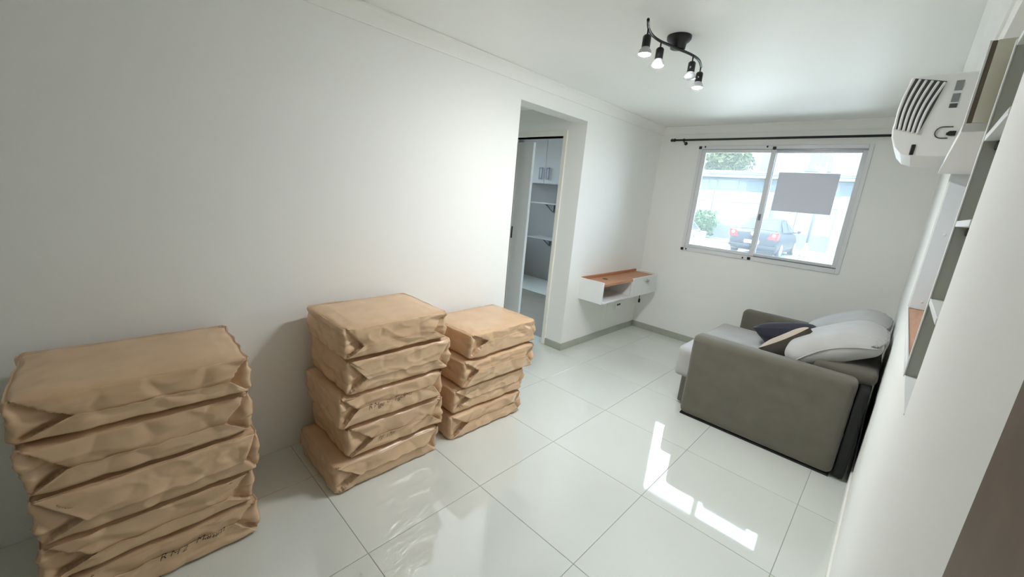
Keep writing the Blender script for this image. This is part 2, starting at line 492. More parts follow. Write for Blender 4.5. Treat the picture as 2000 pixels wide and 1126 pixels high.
# ------------------------------------------------------------------ window
win = tag(empty('window_1', ((WX0 + WX1) / 2, YF, WZ0)), 'white aluminium two-pane sliding window', None, None, 'structure')
g = MB(); y0, y1 = YF - .012, YF + .075; fw = .032
g.rbox((WX0, y0, WZ0), (WX0 + fw, y1, WZ1), .003, 1); g.rbox((WX1 - fw, y0, WZ0), (WX1, y1, WZ1), .003, 1)
g.rbox((WX0 + fw, y0, WZ0), (WX1 - fw, y1, WZ0 + .042), .003, 1); g.rbox((WX0 + fw, y0, WZ1 - .036), (WX1 - fw, y1, WZ1), .003, 1)
g.obj('window_frame', 'alu_white', win)
g = MB()
g.box((WX0 + fw, YF + .012, WZ0 + .042), (WX1 - fw, YF + .018, WZ0 + .052)); g.box((WX0 + fw, YF + .012, WZ1 - .046), (WX1 - fw, YF + .018, WZ1 - .036))
g.obj('track', 'grey_metal', win)
XM = (WX0 + WX1) / 2 - .013
def sash(xa, xb, ya, yb, lab):
    sz0, sz1 = WZ0 + .044, WZ1 - .038; sw = .042
    g = MB()
    g.rbox((xa, ya, sz0), (xa + sw, yb, sz1), .003, 1); g.rbox((xb - sw, ya, sz0), (xb, yb, sz1), .003, 1)
    g.rbox((xa + sw, ya, sz0), (xb - sw, yb, sz0 + .03), .003, 1); g.rbox((xa + sw, ya, sz1 - .03), (xb - sw, yb, sz1), .003, 1)
    s = g.obj('sash', 'alu_white', win)
    ym = (ya + yb) / 2
    MB().box((xa + sw - .005, ym - .002, sz0 + .025), (xb - sw + .005, ym + .002, sz1 - .025)).obj('pane', 'veil_glass', s)
    return s
s1 = sash(WX0 + fw - .004, XM + .02, YF + .004, YF + .026, '')
s2 = sash(XM - .018, WX1 - fw + .004, YF + .034, YF + .056, '')
MB().rbox((XM - .008, YF - .012, 1.44), (XM + .012, YF + .004, 1.50), .004, 2).tube([(XM + .002, YF - .012, 1.47), (XM + .002, YF - .03, 1.462)], .006).obj('latch', 'grey_metal', s1)
for x, z in ((WX0 + .012, WZ1 - .02), (WX0 + .012, WZ0 + .016), (XM + .002, WZ1 - .03), (XM - .008, WZ0 + .02)):
    MB().rbox((x - .014, YF - .024, z - .014), (x + .014, YF - .0115, z + .014), .003, 1).obj('corner_cap', 'black_plastic', win)
for x, z in ((WX0 + .06, WZ1 - .012), (WX0 + .055, WZ0 + .018), (XM - .06, WZ1 - .016), (XM - .065, WZ0 + .018)):
    MB().rbox((x - .006, YF - .022, z - .008), (x + .006, YF - .0115, z + .008), .002, 1).obj('screw_cap', 'black_plastic', win)
tag(MB().rbox((-.995, YF + .030, 1.545), (-.525, YF + .0335, 1.905), .0008, 1).obj('blank_sign', 'grey_sheet'), 'blank grey rectangular sheet stuck on the right window pane', 'sign')

# curtain rod
r = thing('curtain_rod', (-1.0, YF - .07, 2.2), 'black curtain rod mounted above the window', 'curtain rod')
RY = YF - .07
MB().tube([(-2.02, RY, 2.203), (.02, RY, 2.203)], .0105, 12).obj('rod', 'black_metal', r)
MB().lathe([(.0105, 0), (.016, -.004), (.018, -.012), (.016, -.022), (.010, -.028), (.016, -.034), (.017, -.045), (.008, -.056), (.001, -.058)], (-2.02, RY, 2.203), 14, 'x').obj('finial', 'black_metal', r)
for x in (-1.93, -.02):
    MB().tube([(x, RY, 2.203), (x, RY + .012, 2.184), (x, YF - .004, 2.176)], .006, 8).lathe([(.001, 0), (.018, 0), (.018, -.006), (.001, -.006)], (x, YF, 2.176), 14, 'y').lathe([(.012, -.006), (.016, -.006), (.016, .006), (.012, .006)], (x, RY, 2.203), 12, 'x').obj('bracket', 'black_metal', r)

# ------------------------------------------------------------------ ceiling lamp
lamp = thing('ceiling_lamp', (-1.045, 2.2, ZC), 'black four-spot ceiling lamp with a curved S-shaped bar', 'lamp')
CX, CY = -1.05, 2.2
MB().lathe([(.001, 0), (.060, 0), (.060, -.014), (.054, -.022), (.040, -.034), (.037, -.056), (.001, -.060)], (CX, CY, ZC), 32).obj('canopy', 'black_metal', lamp)
ctrl = [(-1.010, 1.790), (-1.052, 1.880), (-1.072, 1.965), (-1.072, 2.04), (-1.060, 2.10), (-1.040, 2.19), (-1.022, 2.255), (-1.010, 2.33), (-1.014, 2.41), (-1.042, 2.515)]
def catmull(p, n=6):
    out = []
    for i in range(len(p) - 1):
        a = p[max(i - 1, 0)]; b = p[i]; c_ = p[i + 1]; d = p[min(i + 2, len(p) - 1)]
        for k in range(n):
            t = k / n
            out.append(tuple(.5 * ((2 * b[q]) + (-a[q] + c_[q]) * t + (2 * a[q] - 5 * b[q] + 4 * c_[q] - d[q]) * t * t + (-a[q] + 3 * b[q] - 3 * c_[q] + d[q]) * t ** 3) for q in range(len(b))))
    out.append(tuple(p[-1])); return out
RZ = 2.282
MB().tube([(x, y, RZ) for x, y in catmull(ctrl)], .0065, 10).obj('curved_bar', 'black_metal', lamp)
for (x, y, lit) in ((-1.050, 1.874, True), (-1.068, 2.05, True), (-1.011, 2.315, False), (-1.040, 2.505, True)):
    sp = MB().tube([(x, y, RZ), (x, y, RZ - .03)], .004, 8).obj('stem', 'black_metal', lamp)
    MB().lathe([(.001, 0), (.013, -.001), (.019, -.008), (.019, -.052), (.017, -.052), (.017, -.034), (.001, -.034)], (x, y, RZ - .028), 20).obj('socket', 'black_metal', sp)
    MB().lathe([(.001, -.036), (.015, -.038), (.016, -.052), (.025, -.064), (.0285, -.072), (.0285, -.082), (.027, -.082), (.026, -.074), (.001, -.074)], (x, y, RZ - .028), 20).obj('bulb', 'bulb_off', sp)
    MB().lathe([(.001, -.0745), (.0255, -.0745), (.0262, -.0815), (.023, -.0845), (.015, -.0878), (.001, -.0890)], (x, y, RZ - .028), 20).obj('bulb_dome', 'bulb_lit' if lit else 'bulb_off', sp)

# ------------------------------------------------------------------ floating desk
dk = thing('floating_desk', (-2.08, 3.9, .52), 'white floating desk with wooden top and one drawer below the wall', 'desk')
X0, X1, Y0, Y1, Z0, Z1 = XL, -1.942, 3.335, 4.495, .520, .735
for ya in (Y0, Y1 - .018):
    MB().rbox((X0, ya, Z0), (X1, ya + .018, Z1), .0015, 1).obj('side_panel', 'white_laminate', dk)
MB().rbox((X0, Y0 + .018, Z0), (X1, Y1 - .018, Z0 + .018), .001, 1).obj('bottom_panel', 'white_laminate', dk)
MB().rbox((X0, Y0 + .018, Z1 - .045), (X1 - .004, Y1 - .018, Z1 - .020), .001, 1).obj('wooden_top', 'wood_top', dk)
MB().rbox((X0, Y0 + .018, Z1 - .020), (X0 + .016, Y1 - .018, Z1 + .006), .001, 1).obj('back_lip', 'wood_top', dk)
MB().rbox((X0, 3.925, Z0 + .018), (X1 - .02, 3.943, Z1 - .045), .001, 1).obj('divider', 'white_laminate', dk)
MB().rbox((X0 + .002, Y0 + .018, Z0 + .018), (X0 + .010, 3.925, Z1 - .045), .001, 1).obj('back_panel', 'grey_laminate', dk)
dr = MB().rbox((X1 - .016, 3.93, Z0 - .003), (X1 + .003, Y1 - .002, Z1 - .012), .002, 1).obj('drawer', 'white_laminate', dk)
MB().lathe([(.001, 0), (.020, 0), (.020, .004), (.009, .008), (.009, .014), (.017, .018), (.017, .024), (.001, .026)], (X1 + .003, 4.24, .675), 18, 'x').obj('knob', 'chrome', dr)
MB().lathe([(.022, 0), (.026, 0), (.026, .003), (.022, .003), (.021, .0005), (.001, .0005)], (-2.10, 3.62, Z1 - .0195), 20).obj('cable_grommet', 'brown_cloth', dk)
# sockets under the desk
so = thing('wall_socket', (XL, 4.0, .25), 'white blank wall plate below the desk, nearer the hallway opening', 'socket')
MB().rbox((XL, 3.925, .252), (XL + .008, 4.065, .385), .002, 1).obj('plate', 'plaster_white', so)
so = thing('wall_socket', (XL, 4.19, .29), 'white wall socket with two dark slots below the desk', 'socket')
MB().rbox((XL, 4.12, .290), (XL + .008, 4.26, .375), .002, 1).obj('plate', 'plaster_white', so)
for y in (4.170, 4.212): MB().rbox((XL + .007, y - .018, .324), (XL + .0095, y + .018, .346), .001, 1).obj('slot', 'black_plastic', so)
cb = thing('cable', (-2.10, 4.47, .33), 'short black cable hanging below the desk drawer', 'cable')
MB().tube(catmull([(-2.10, 4.470, .5195), (-2.094, 4.480, .47), (-2.104, 4.476, .43), (-2.098, 4.470, .395)]), .004, 8).obj('cord', 'black_plastic', cb)
MB().rbox((-2.108, 4.460, .350), (-2.088, 4.482, .395), .003, 1).obj('plug', 'black_plastic', cb)

# ------------------------------------------------------------------ wrapped packages
PH = []
def package(loc, size, rot, seed, label, group, fold=(.36, .30), v0=-.15, sign=1, ink=None):
    L, W, H = size           # L along y, W along x, H height
    root = thing('paper_package', (0, 0, 0), label, 'package', group)
    off = Vector((seed * 7.31, seed * 3.7, seed * 1.9))
    def relief(p, v):
        q = Vector((p.x, p.y, p.z)) + off
        big = noise.noise(q * 4.5) * .0045 + noise.noise(q * 11) * .0022
        rd = (1 - abs(noise.noise(Vector((q.x * 9, q.y * 7, q.z * 15)) + off))) ** 5
        qq = Vector((q.x * 7, q.y * 6.5 + q.z * 3.5, q.z * 11 - q.y * 3)) + noise.noise_vector(q * 5) * .35
        d = noise.voronoi(qq)[0]
        vo = min(d[1] - d[0], .45)
        return big, rd * .009 + vo * .030 - .004
    def front_h(u, v):
        """recess depth of the tucked end folds on the front face"""
        A = fold[0] if u < 0 else fold[1]
        e = 1 - abs(u)
        vv = (v - v0) / (1 - v0) if v > v0 else (v0 - v) / (1 + v0)
        eb = A * (1 - vv) + .01
        if e < eb and vv < .97:
            t = e / eb
            return -.030 * min(1, t * 1.5) * min(1, (1 - vv) * 3.2) * (.55 + .45 * t)
        return 0
    def fn(p, nr, q):
        u = p.y / (L / 2); v = (p.z - H / 2) / (H / 2); wx = p.x / (W / 2)
        big, rd = relief(p, v)
        ex = max(0, min(1, (wx - .80) / .18)); ey = max(0, min(1, (abs(u) - .82) / .16)); et = max(0, min(1, (v - .7) / .25))
        out = Vector((nr.x, nr.y, 0))
        if out.length > .2:
            out.normalize()
            amp = .55 + .6 * max(0, (abs(u) - .5) * 2) * ex
            p = p + out * (big * 1.2 + (rd - .003) * amp + .004 * (1 - v * v))
        if ex > 0 and abs(v) < .98:
            p.x += front_h(u, v) * ex
        if nr.z > .6:
            edge = max(abs(u), abs(wx))
            p.z += -abs(big) * .6 - max(0, edge - .75) * .035 - rd * .5 * max(0, edge - .6) * 2
        p.z = min(max(p.z, .0008), H - .0008)
        return p
    b = MB().soft((-W / 2, -L / 2, 0), (W / 2, L / 2, H), .022, (22, 120, 32), fn)
    b.obj('wrapper', 'kraft', root)
    # folded flap lying over the front face, pointed at both ends
    nu, nv = 100, 18
    vs = []; fs = []
    for i in range(nu + 1):
        for j in range(nv + 1):
            t = j / nv
            vb, vt = (-.86, v0 + .10 + .10 * noise.noise(Vector((i * .09, seed, 0)))) if sign > 0 else (.84, v0 - .18 + .10 * noise.noise(Vector((i * .09, seed, 0))))
            v = vb + (vt - vb) * t
            A0 = fold[0] * .98; A1 = fold[1] * .98
            tt = t * (1 - .12)
            u0 = -.965 + A0 * tt; u1 = .965 - A1 * tt
            u = u0 + (u1 - u0) * i / nu
            p = Vector((W / 2, u * L / 2, H / 2 + v * H / 2))
            big, rd = relief(p, v)
            edge = min(1, min(abs(u - u0), abs(u1 - u)) * 12)
            x = W / 2 + big * 1.2 + (rd - .003) * .55 + .004 * (1 - v * v) + .0018 + .0035 * (t ** 6) + .004 * (1 - edge) * t
            if abs(v) > .78: x -= .012 * ((abs(v) - .78) / .2) ** 1.5
            vs.append((x, p.y, p.z))
    for i in range(nu):
        for j in range(nv):
            a = i * (nv + 1) + j
            fs.append((a, a + nv + 1, a + nv + 2, a + 1))
    fo = MB().add(vs, fs, True).obj('folded_flap', 'kraft_flap', root)
    so = fo.modifiers.new('thickness', 'SOLIDIFY'); so.thickness = .0012; so.offset = 1
    if ink:
        txt, yy, zz, sz, tilt = ink
        cu = bpy.data.curves.new('ink', 'FONT'); cu.body = txt; cu.size = sz; cu.shear = .35; cu.space_character = .92; cu.offset = -.0003
        to = bpy.data.objects.new('ink', cu); COL.objects.link(to)
        dg = bpy.context.evaluated_depsgraph_get()
        me = bpy.data.meshes.new_from_object(to.evaluated_get(dg))
        bpy.data.objects.remove(to)
        bm = bmesh.new(); bm.from_mesh(me)
        bmesh.ops.triangulate(bm, faces=bm.faces[:])
        bmesh.ops.subdivide_edges(bm, edges=bm.edges[:], cuts=1)
        bm.verts.index_update()
        vs = []
        for v in bm.verts:
            px, pz = v.co.x, v.co.y
            pz += .12 * sz * math.sin(px / sz * 2.3) + tilt * px
            p = Vector((W / 2, yy + px, zz + pz))
            vq = (p.z - H / 2) / (H / 2)
            big, rd = relief(p, vq)
            vs.append((W / 2 + big * 1.2 + (rd - .003) * .55 + .004 * (1 - vq * vq) + .0062, p.y, p.z))
        fs = [[v.index for v in f.verts] for f in bm.faces]; bm.free()
        MB().add(vs, fs).obj('handwriting', 'ink', root)['kind'] = 'stuff'
    root.location = loc
    root.rotation_euler = (0, 0, rot)
    return root

ORD = ['bottom', 'second from the bottom', 'third from the bottom', 'fourth from the bottom', 'topmost']
stacks = [
    ('the stack nearest the camera', 'packages in the nearest stack',
     [(.155, -.235, .365), (.145, -.24, .355), (.18, -.232, .382), (.175, -.236, .362), (.152, -.238, .372)]),
    ('the middle stack', 'packages in the middle stack',
     [(.16, .672, 1.275), (.17, .74, 1.31), (.165, .708, 1.303), (.185, .745, 1.345), (.165, .728, 1.312)]),
    ('the stack beside the hallway opening', 'packages in the farthest stack',
     [(.16, 1.372, 1.985), (.165, 1.392, 2.01), (.172, 1.44, 2.07), (.165, 1.482, 2.095)])]
rng = random.Random(5)
sd = 1
for si, (nm, grp, packs) in enumerate(stacks):
    z = 0
    for k, (h, ya, yb) in enumerate(packs):
        n = len(packs)
        o = ORD[4] if k == n - 1 else ORD[k]
        ink = None; extra = ''
        if si == 0 and k == 0: ink = ('R M 2   Mamm', -.03, .075, .036, .06); extra = ' and faint handwriting'
        if si == 1 and k == 2: ink = ('R Mgu  c/  Tigulpea', -.155, .070, .034, .05); extra = ' and dark handwriting'
        if si == 1 and k == 1: ink = ('Pgl  17m', -.13, .050, .030, .03); extra = ' and faint writing'
        lab = f'{o} brown kraft paper package in {nm}' if not extra else f'{o} kraft paper package{extra} in {nm}'
        jx = rng.uniform(-.008, .008)
        package((-1.912 + jx, (ya + yb) / 2, z), (yb - ya - .012, .445 + rng.uniform(-.008, .004), h), rng.uniform(-.02, .02), sd, lab, grp,
                (rng.uniform(.30, .46), rng.uniform(.18, .34)), rng.uniform(-.35, .2), 1 if sd % 3 else -1, ink)
        z += h + .0005; sd += 1

# ------------------------------------------------------------------ sofa
sofa = thing('sofa', (-.5, 3.6, 0), 'grey suede two-seat sofa against the right wall', 'sofa')
def arm(ya, yb, nm):
    def fn(p, nr, q):
        f = noise.noise(Vector((p.x * 4, p.y * 3, p.z * 5))) * .006 + (1 - abs(noise.noise(Vector((p.x * 5 + p.z * 4, 3.3, p.z * 7))))) ** 5 * .005
        if abs(nr.y) > .5: p = p + Vector((0, math.copysign(1, nr.y), 0)) * f * (1 if p.z > .1 else .4)
        if nr.z > .6: p.z += noise.noise(Vector((p.x * 4, p.y * 4, 9))) * .004
        return p
    a = MB().soft((-.925, ya, .012), (0.0, yb, .625), .04, (40, 8, 28), fn).obj('armrest', 'suede', sofa)
    MB().tube([(-.915, ya + .003 if ya < 3.5 else ya + .003, .585), (-.012, ya + .003, .585)], .0028, 6).obj('seam', 'suede', a)
    MB().box((-.915, ya + .012, .0), (-.01, yb - .012, .0118)).obj('skirt', 'dark_pad', a)
    return a
arm(2.92, 3.055, 'near')
arm(4.145, 4.28, 'far')
MB().rbox((-.86, 3.057, .03), (-.12, 4.143, .22), .01, 2).obj('base', 'suede', sofa)
MB().rbox((-1.00, 3.07, .02), (-.862, 4.135, .30), .012, 2).obj('front_panel', 'suede', sofa)
for ya, yb in ((3.062, 3.60), (3.604, 4.138)):
    def fn(p, nr, q):
        if nr.z > .3: p.z += .012 * (1 - q[0] ** 2) * (1 - q[1] ** 2) + noise.noise(Vector((p.x * 5, p.y * 5, 2))) * .004
        return p
    s_ = MB().soft((-1.06, ya, .302 if False else .225), (-.25, yb, .462), .028, (26, 18, 8), fn).obj('seat_cushion', 'suede_light', sofa)
# upholstered back frame and black rear lining, bulged to paint the gap's shade
MB().rbox((-.16, 3.058, .222), (.004, 4.142, .56), .02, 3).obj('back_frame', 'suede', sofa)
def fnb(p, nr, q):
    if nr.x > .5: p.x += .012 * (1 - q[1] ** 2) * (1 - q[2] ** 2)
    return p
MB().soft((.0045, 2.935, .012), (.060, 4.265, .575), .014, (5, 30, 16), fnb).obj('gap_shade_lining', 'dark_pad', sofa)
# lower bolster of the back
def fnl(p, nr, q):
    return p + Vector((nr.x, 0, nr.z)) * (.006 * noise.noise(Vector((p.x * 6, p.y * 5, p.z * 6))))
MB().soft((-.24, 3.068, .565), (.074, 4.135, .665), .045, (12, 30, 8), fnl).obj('back_bolster', 'suede', sofa)
# back cushions: puffed tops gathered at the rear edge
def back_cushion(ya, yb, seed):
    Lc, T = .53, .145
    ang = math.radians(29)
    mt = Matrix.Translation((-.168, (ya + yb) / 2, .712)) @ Matrix.Rotation(-ang, 4, 'Y')
    W = yb - ya
    def fn(p, nr, q):
        s = p.x / (Lc / 2); u = p.y / (W / 2)
        puff = (1 - min(1, abs(s)) ** 2.4) * (1 - min(1, abs(u)) ** 2.6)
        if nr.z > 0: p.z += .05 * puff * nr.z
        else: p.z += .012 * puff * nr.z
        g_ = max(0, (s - .45) / .55)
        pl = math.sin(u * 36 + 2.5 * noise.noise(Vector((u * 3, seed, 0)))) * .012 * g_ ** 1.3
        if nr.z > .1: p.z += pl
        if s > .9: p.x += pl * .8
        p.z -= .035 * g_ ** 2 * (1 if nr.z > 0 else -.2)
        p.x -= .02 * u * u * s
        p += nr * noise.noise(p * 7 + Vector((seed, 0, 0))) * .006
        return p
    c = MB().soft((-Lc / 2, -W / 2, -T / 2), (Lc / 2, W / 2, T / 2), .075, (40, 54, 14), fn, mt).obj('back_cushion', 'suede_light', sofa)
    # piping along the near end seam
    pts = [mt @ Vector((-.20 + .43 * k / 16, -W / 2 - .001, -.02 + .045 * math.sin(PI * k / 16))) for k in range(17)]
    MB().tube(pts, .005, 6).obj('piping', 'suede_light', c)
back_cushion(3.075, 3.590, 1.0)
back_cushion(3.600, 4.130, 5.0)

def throw_pillow(name, loc, euler, m_top, m_bot, label, seed, size=.40):
    root = thing(name, (0, 0, 0), label, 'pillow', 'throw pillows on the sofa')
    n = 22
    for sgn, mm, nm in ((1, m_top, 'front_cover'), (-1, m_bot, 'back_cover')):
        vs = []; fs = []
        for i in range(n + 1):
            for j in range(n + 1):
                u = -1 + 2 * i / n; v = -1 + 2 * j / n
                h = .082 * ((1 - u ** 4) * (1 - v ** 4)) ** .55
                pin = 1 - .10 * (1 - u * u) * abs(v) ** 3; pin2 = 1 - .10 * (1 - v * v) * abs(u) ** 3
                vs.append((u * size / 2 * pin2, v * size / 2 * pin, sgn * (h + .004 * noise.noise(Vector((u * 3, v * 3, seed + sgn)))  * (1 - max(abs(u), abs(v)) ** 6))))
        for i in range(n):
            for j in range(n):
                a = i * (n + 1) + j; q = (a, a + n + 1, a + n + 2, a + 1)
                fs.append(q if sgn > 0 else q[::-1])
        MB().add(vs, fs, True).obj(nm, mm, root)
    root.location = loc; root.rotation_euler = euler
    return root
throw_pillow('throw_pillow', (-.475, 3.80, .568), (math.radians(-30), math.radians(-16), math.radians(0)), 'navy_cloth', 'navy_cloth', 'dark navy throw pillow leaning on the far sofa back cushion', 1.0, .43)
throw_pillow('throw_pillow', (-.365, 3.36, .60), (math.radians(-42), math.radians(-42), math.radians(0)), 'beige_cloth', 'brown_cloth', 'beige and dark brown throw pillow by the near armrest', 4.0, .35)

# ------------------------------------------------------------------ niche shelves, counter and overhead cabinet in the right wall
nu = thing('niche_shelf', (XR + .15, 1.42, NZ0), 'white open shelf unit built into the near end of the niche', 'shelf')
XN = XR + .30
MB().rbox((XR - .001, 1.592, NZ0 + .001), (XN, 1.608, 1.960), .001, 1).obj('end_panel', 'grey_laminate', nu)  # white panel; its shade is put into the grey colour
MB().rbox((XR - .004, 1.590, NZ0 + .001), (XR - .001, 1.610, 1.960), .0008, 1).obj('edge_strip', 'white_laminate', nu)
for z in (1.300, 1.512, 1.727, 1.945):
    MB().rbox((XR - .002, NY0 + .002, z), (XN, 1.591, z + .015), .001, 1).obj('shelf_board', 'white_laminate', nu)
for z in (1.512, 1.727):
    MB().rbox((XR + .02, 1.572, z - .022), (XR + .05, 1.5915, z - .001), .002, 1).obj('shelf_support', 'black_plastic', nu)
MB().rbox((XR - .002, NY0 + .002, NZ0 + .001), (XN, 1.591, NZ0 + .006), .001, 1).obj('base_board', 'white_laminate', nu)
ct = thing('niche_counter', (XR + .15, 2.17, NZ0), 'brown wooden counter board lying in the wall niche', 'counter')
MB().rbox((XR + .004, 1.612, NZ0 + .001), (XN, NY1 - .022, NZ0 + .019), .001, 1).obj('counter_board', 'wood_sill', ct)
MB().rbox((XR - .003, 1.612, NZ0 + .001), (XR + .0035, NY1 - .003, NZ0 + .024), .001, 1).obj('white_edging', 'white_laminate', ct)
pn = thing('wall_lining', (XR + .15, NY1 - .01, NZ0), 'cool white laminate lining at the far end of the wall niche', 'lining')
MB().rbox((XR + .004, NY1 - .020, NZ0 + .02), (XN, NY1 - .002, NZ1 - .002), .001, 1).obj('lining', 'cool_laminate', pn)
for z in (1.14, 1.48): MB().lathe([(.001, 0), (.006, 0), (.005, -.002), (.001, -.002)], (XR + .045, NY1 - .020, z), 10, 'y').obj('screw_cap', 'white_laminate', pn)
oc = thing('appliance_shelf', (.15, 2.3, 1.765), 'white box shelf carrying the air conditioner in the wall niche', 'shelf')
OY0, OY1, OZ0, OZ1 = 1.665, 2.865, 1.762, 1.985
MB().rbox((.0445, OY0, OZ0), (XN, OY1, OZ0 + .022), .001, 1).obj('board', 'white_laminate', oc)
MB().rbox((.059, OY0, OZ0 + .0225), (XN, OY0 + .018, OZ1), .001, 1).obj('end_panel', 'beige_laminate', oc)
MB().rbox((.0495, OY0 + .001, OZ0 + .0225), (.0588, OY0 + .017, OZ1 - .001), .0008, 1).obj('shadow_strip', 'brown_gap_shade', oc)  # solid brown strip, the shadow of a gap put into its colour
MB().rbox((.0445, OY0, OZ0 + .0225), (.0493, OY0 + .018, OZ1), .0008, 1).obj('edging', 'white_laminate', oc)
# brown door at the near end of the right wall
d2 = tag(empty('door_2', (XR, 0, 0)), 'brown wooden door beside the camera', None, None, 'structure')
MB().rbox((XR - .004, -.379, .006), (XR + .036, .299, 2.08), .003, 1).obj('door_leaf', 'door_brown', d2)
g = MB().rbox((XR - .006, .30, 0), (XR + .10, .459, 2.1), .003, 1).rbox((XR - .010, -.42, 0), (XR + .10, -.38, 2.1), .003, 1)
g.obj('door_frame', 'door_brown', d2)

# ------------------------------------------------------------------ air conditioner
AY = 2.42
ac = thing('air_conditioner', (-.02, AY + .2, 1.786), 'white air conditioner with a ribbed grille on the niche shelf', 'air conditioner')
K = AY / 3.06
def tz(z): return 1.5 + (z - 1.5) * K
def tp(p): return [(x * K, tz(z)) for x, z in p]
prof = [(.25 / K, 1.8635), (.02, 1.8635), (-.075, 1.866), (-.118, 1.880), (-.150, 1.915), (-.172, 1.965), (-.178, 2.01), (-.172, 2.10), (-.160, 2.255), (-.150, 2.262), (.25 / K, 2.262)]
acb = MB().prism(tp(prof), 'y', AY, AY + .42).obj('body', 'white_laminate', ac)
bv = acb.modifiers.new('bevel', 'BEVEL'); bv.width = .005; bv.segments = 2
# curved vertical grille ribs on the end face
for k in range(6):
    pts = []
    for j in range(15):
        t = j / 14
        z = 2.250 - .245 * t - .006 * k
        x = -.168 + .0185 * k + .020 * (1 - t) + .010 * k * (1 - t) * .55 - .012 * math.sin(t * PI) + .006 * k * t * .0
        pts.append((x * K, AY - .004, tz(z)))
    MB().tube(pts, .0058 * K, 8).obj('grille_fin', 'white_laminate', ac)
gp = [(-.173, 2.008), (-.070, 1.980), (-.022, 2.225), (-.150, 2.252)]
MB().prism(tp(gp), 'y', AY - .0025, AY + .001).obj('grille_backing', 'screen_dark', ac)
MB().rbox((-.083 * K, AY - .004, tz(1.872)), (-.066 * K, AY + .002, tz(1.925)), .002, 1).obj('vent_slot', 'black_plastic', ac)
pts = [(.050 * K, AY - .003, tz(2.008))] + [((.015 + .024 * math.cos(a)) * K, AY - .003, tz(1.981 + .027 * math.sin(a))) for a in [PI / 2 + PI * k / 10 for k in range(11)]] + [(.042 * K, AY - .003, tz(1.954))]
MB().tube(pts, .0018, 6).obj('cord_loop', 'black_plastic', ac)
MB().prism(tp([(.032, 1.978), (.042, 1.987), (.066, 1.987), (.066, 1.965), (.042, 1.965), (.032, 1.970)]), 'y', AY - .006, AY + .001).obj('plug', 'black_plastic', ac)
for z0, z1, mm in ((2.178, 2.225, 'label_grey'), (2.125, 2.165, 'label_grey'), (2.098, 2.118, 'screen_dark')):
    MB().rbox((.012 * K, AY - .002, tz(z0)), (.040 * K, AY + .001, tz(z1)), .0005, 1).obj('sticker', mm, ac)

# ------------------------------------------------------------------ outside
struct('ground', MB().box((-60, 14.5, -.25), (30, 80, 0)), 'asphalt', 'pale paved parking yard')
struct('ground_bounce', MB().box((-60, YF + .15, -.25), (30, 14.5, 0)), 'concrete', 'unseen pale ground added to bounce daylight indoors')  # out of view; added pale so it throws light up to the ceiling
struct('ground_side', MB().box((-60, -30, -.25), (BX0 - .16, YF + .15, 0)), 'asphalt')
tag(MB().box((-5.2, 20.6, 0), (2, 22.6, .05)).obj('soil_bed', 'soil'), 'sandy soil strip along the boundary wall', 'soil', None)
tag(MB().box((-14, 21.2, 0), (-6.0, 23.8, .06)).obj('grass_strip', 'grass'), 'green grass strip under the bush', 'grass')
for k, (xa, lab) in enumerate(((-2.42, 'white painted parking line beside the pole'), (-.4, 'white painted parking line at the right of the yard'))):
    tag(MB().prism([(xa - .07, 15.5), (xa + .07, 15.5), (xa + .07, 20.5), (xa - .07, 20.5)], 'z', .0, .006).obj('parking_line', 'line_white'), lab, 'road marking', 'parking lines')
bw = thing('boundary_wall', (-4, 24, 0), 'long white boundary wall behind the parked car', 'wall')
for xa in range(-20, 8, 4):
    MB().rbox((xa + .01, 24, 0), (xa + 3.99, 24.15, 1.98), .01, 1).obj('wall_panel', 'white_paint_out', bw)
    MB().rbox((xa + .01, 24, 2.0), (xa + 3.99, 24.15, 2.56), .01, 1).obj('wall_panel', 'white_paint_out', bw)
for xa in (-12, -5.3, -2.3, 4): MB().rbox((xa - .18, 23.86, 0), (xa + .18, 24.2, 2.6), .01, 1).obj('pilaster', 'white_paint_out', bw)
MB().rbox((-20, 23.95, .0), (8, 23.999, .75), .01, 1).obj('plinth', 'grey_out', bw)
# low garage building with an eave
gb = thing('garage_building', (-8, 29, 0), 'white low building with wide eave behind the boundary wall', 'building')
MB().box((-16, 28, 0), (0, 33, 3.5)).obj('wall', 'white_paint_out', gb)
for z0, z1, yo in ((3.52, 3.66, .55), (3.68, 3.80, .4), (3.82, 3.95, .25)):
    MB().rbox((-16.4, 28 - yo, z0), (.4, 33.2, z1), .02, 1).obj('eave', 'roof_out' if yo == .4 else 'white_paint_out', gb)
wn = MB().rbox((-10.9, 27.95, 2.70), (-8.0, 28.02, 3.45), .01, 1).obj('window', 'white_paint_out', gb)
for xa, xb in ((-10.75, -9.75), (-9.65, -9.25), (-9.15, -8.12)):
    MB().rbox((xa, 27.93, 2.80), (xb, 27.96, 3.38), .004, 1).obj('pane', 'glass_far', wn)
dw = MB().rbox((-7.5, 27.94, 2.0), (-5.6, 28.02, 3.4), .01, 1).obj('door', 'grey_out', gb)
MB().rbox((-3.0, 27.94, 2.2), (-.6, 28.02, 3.35), .01, 1).obj('shutter', 'grey_out', gb)
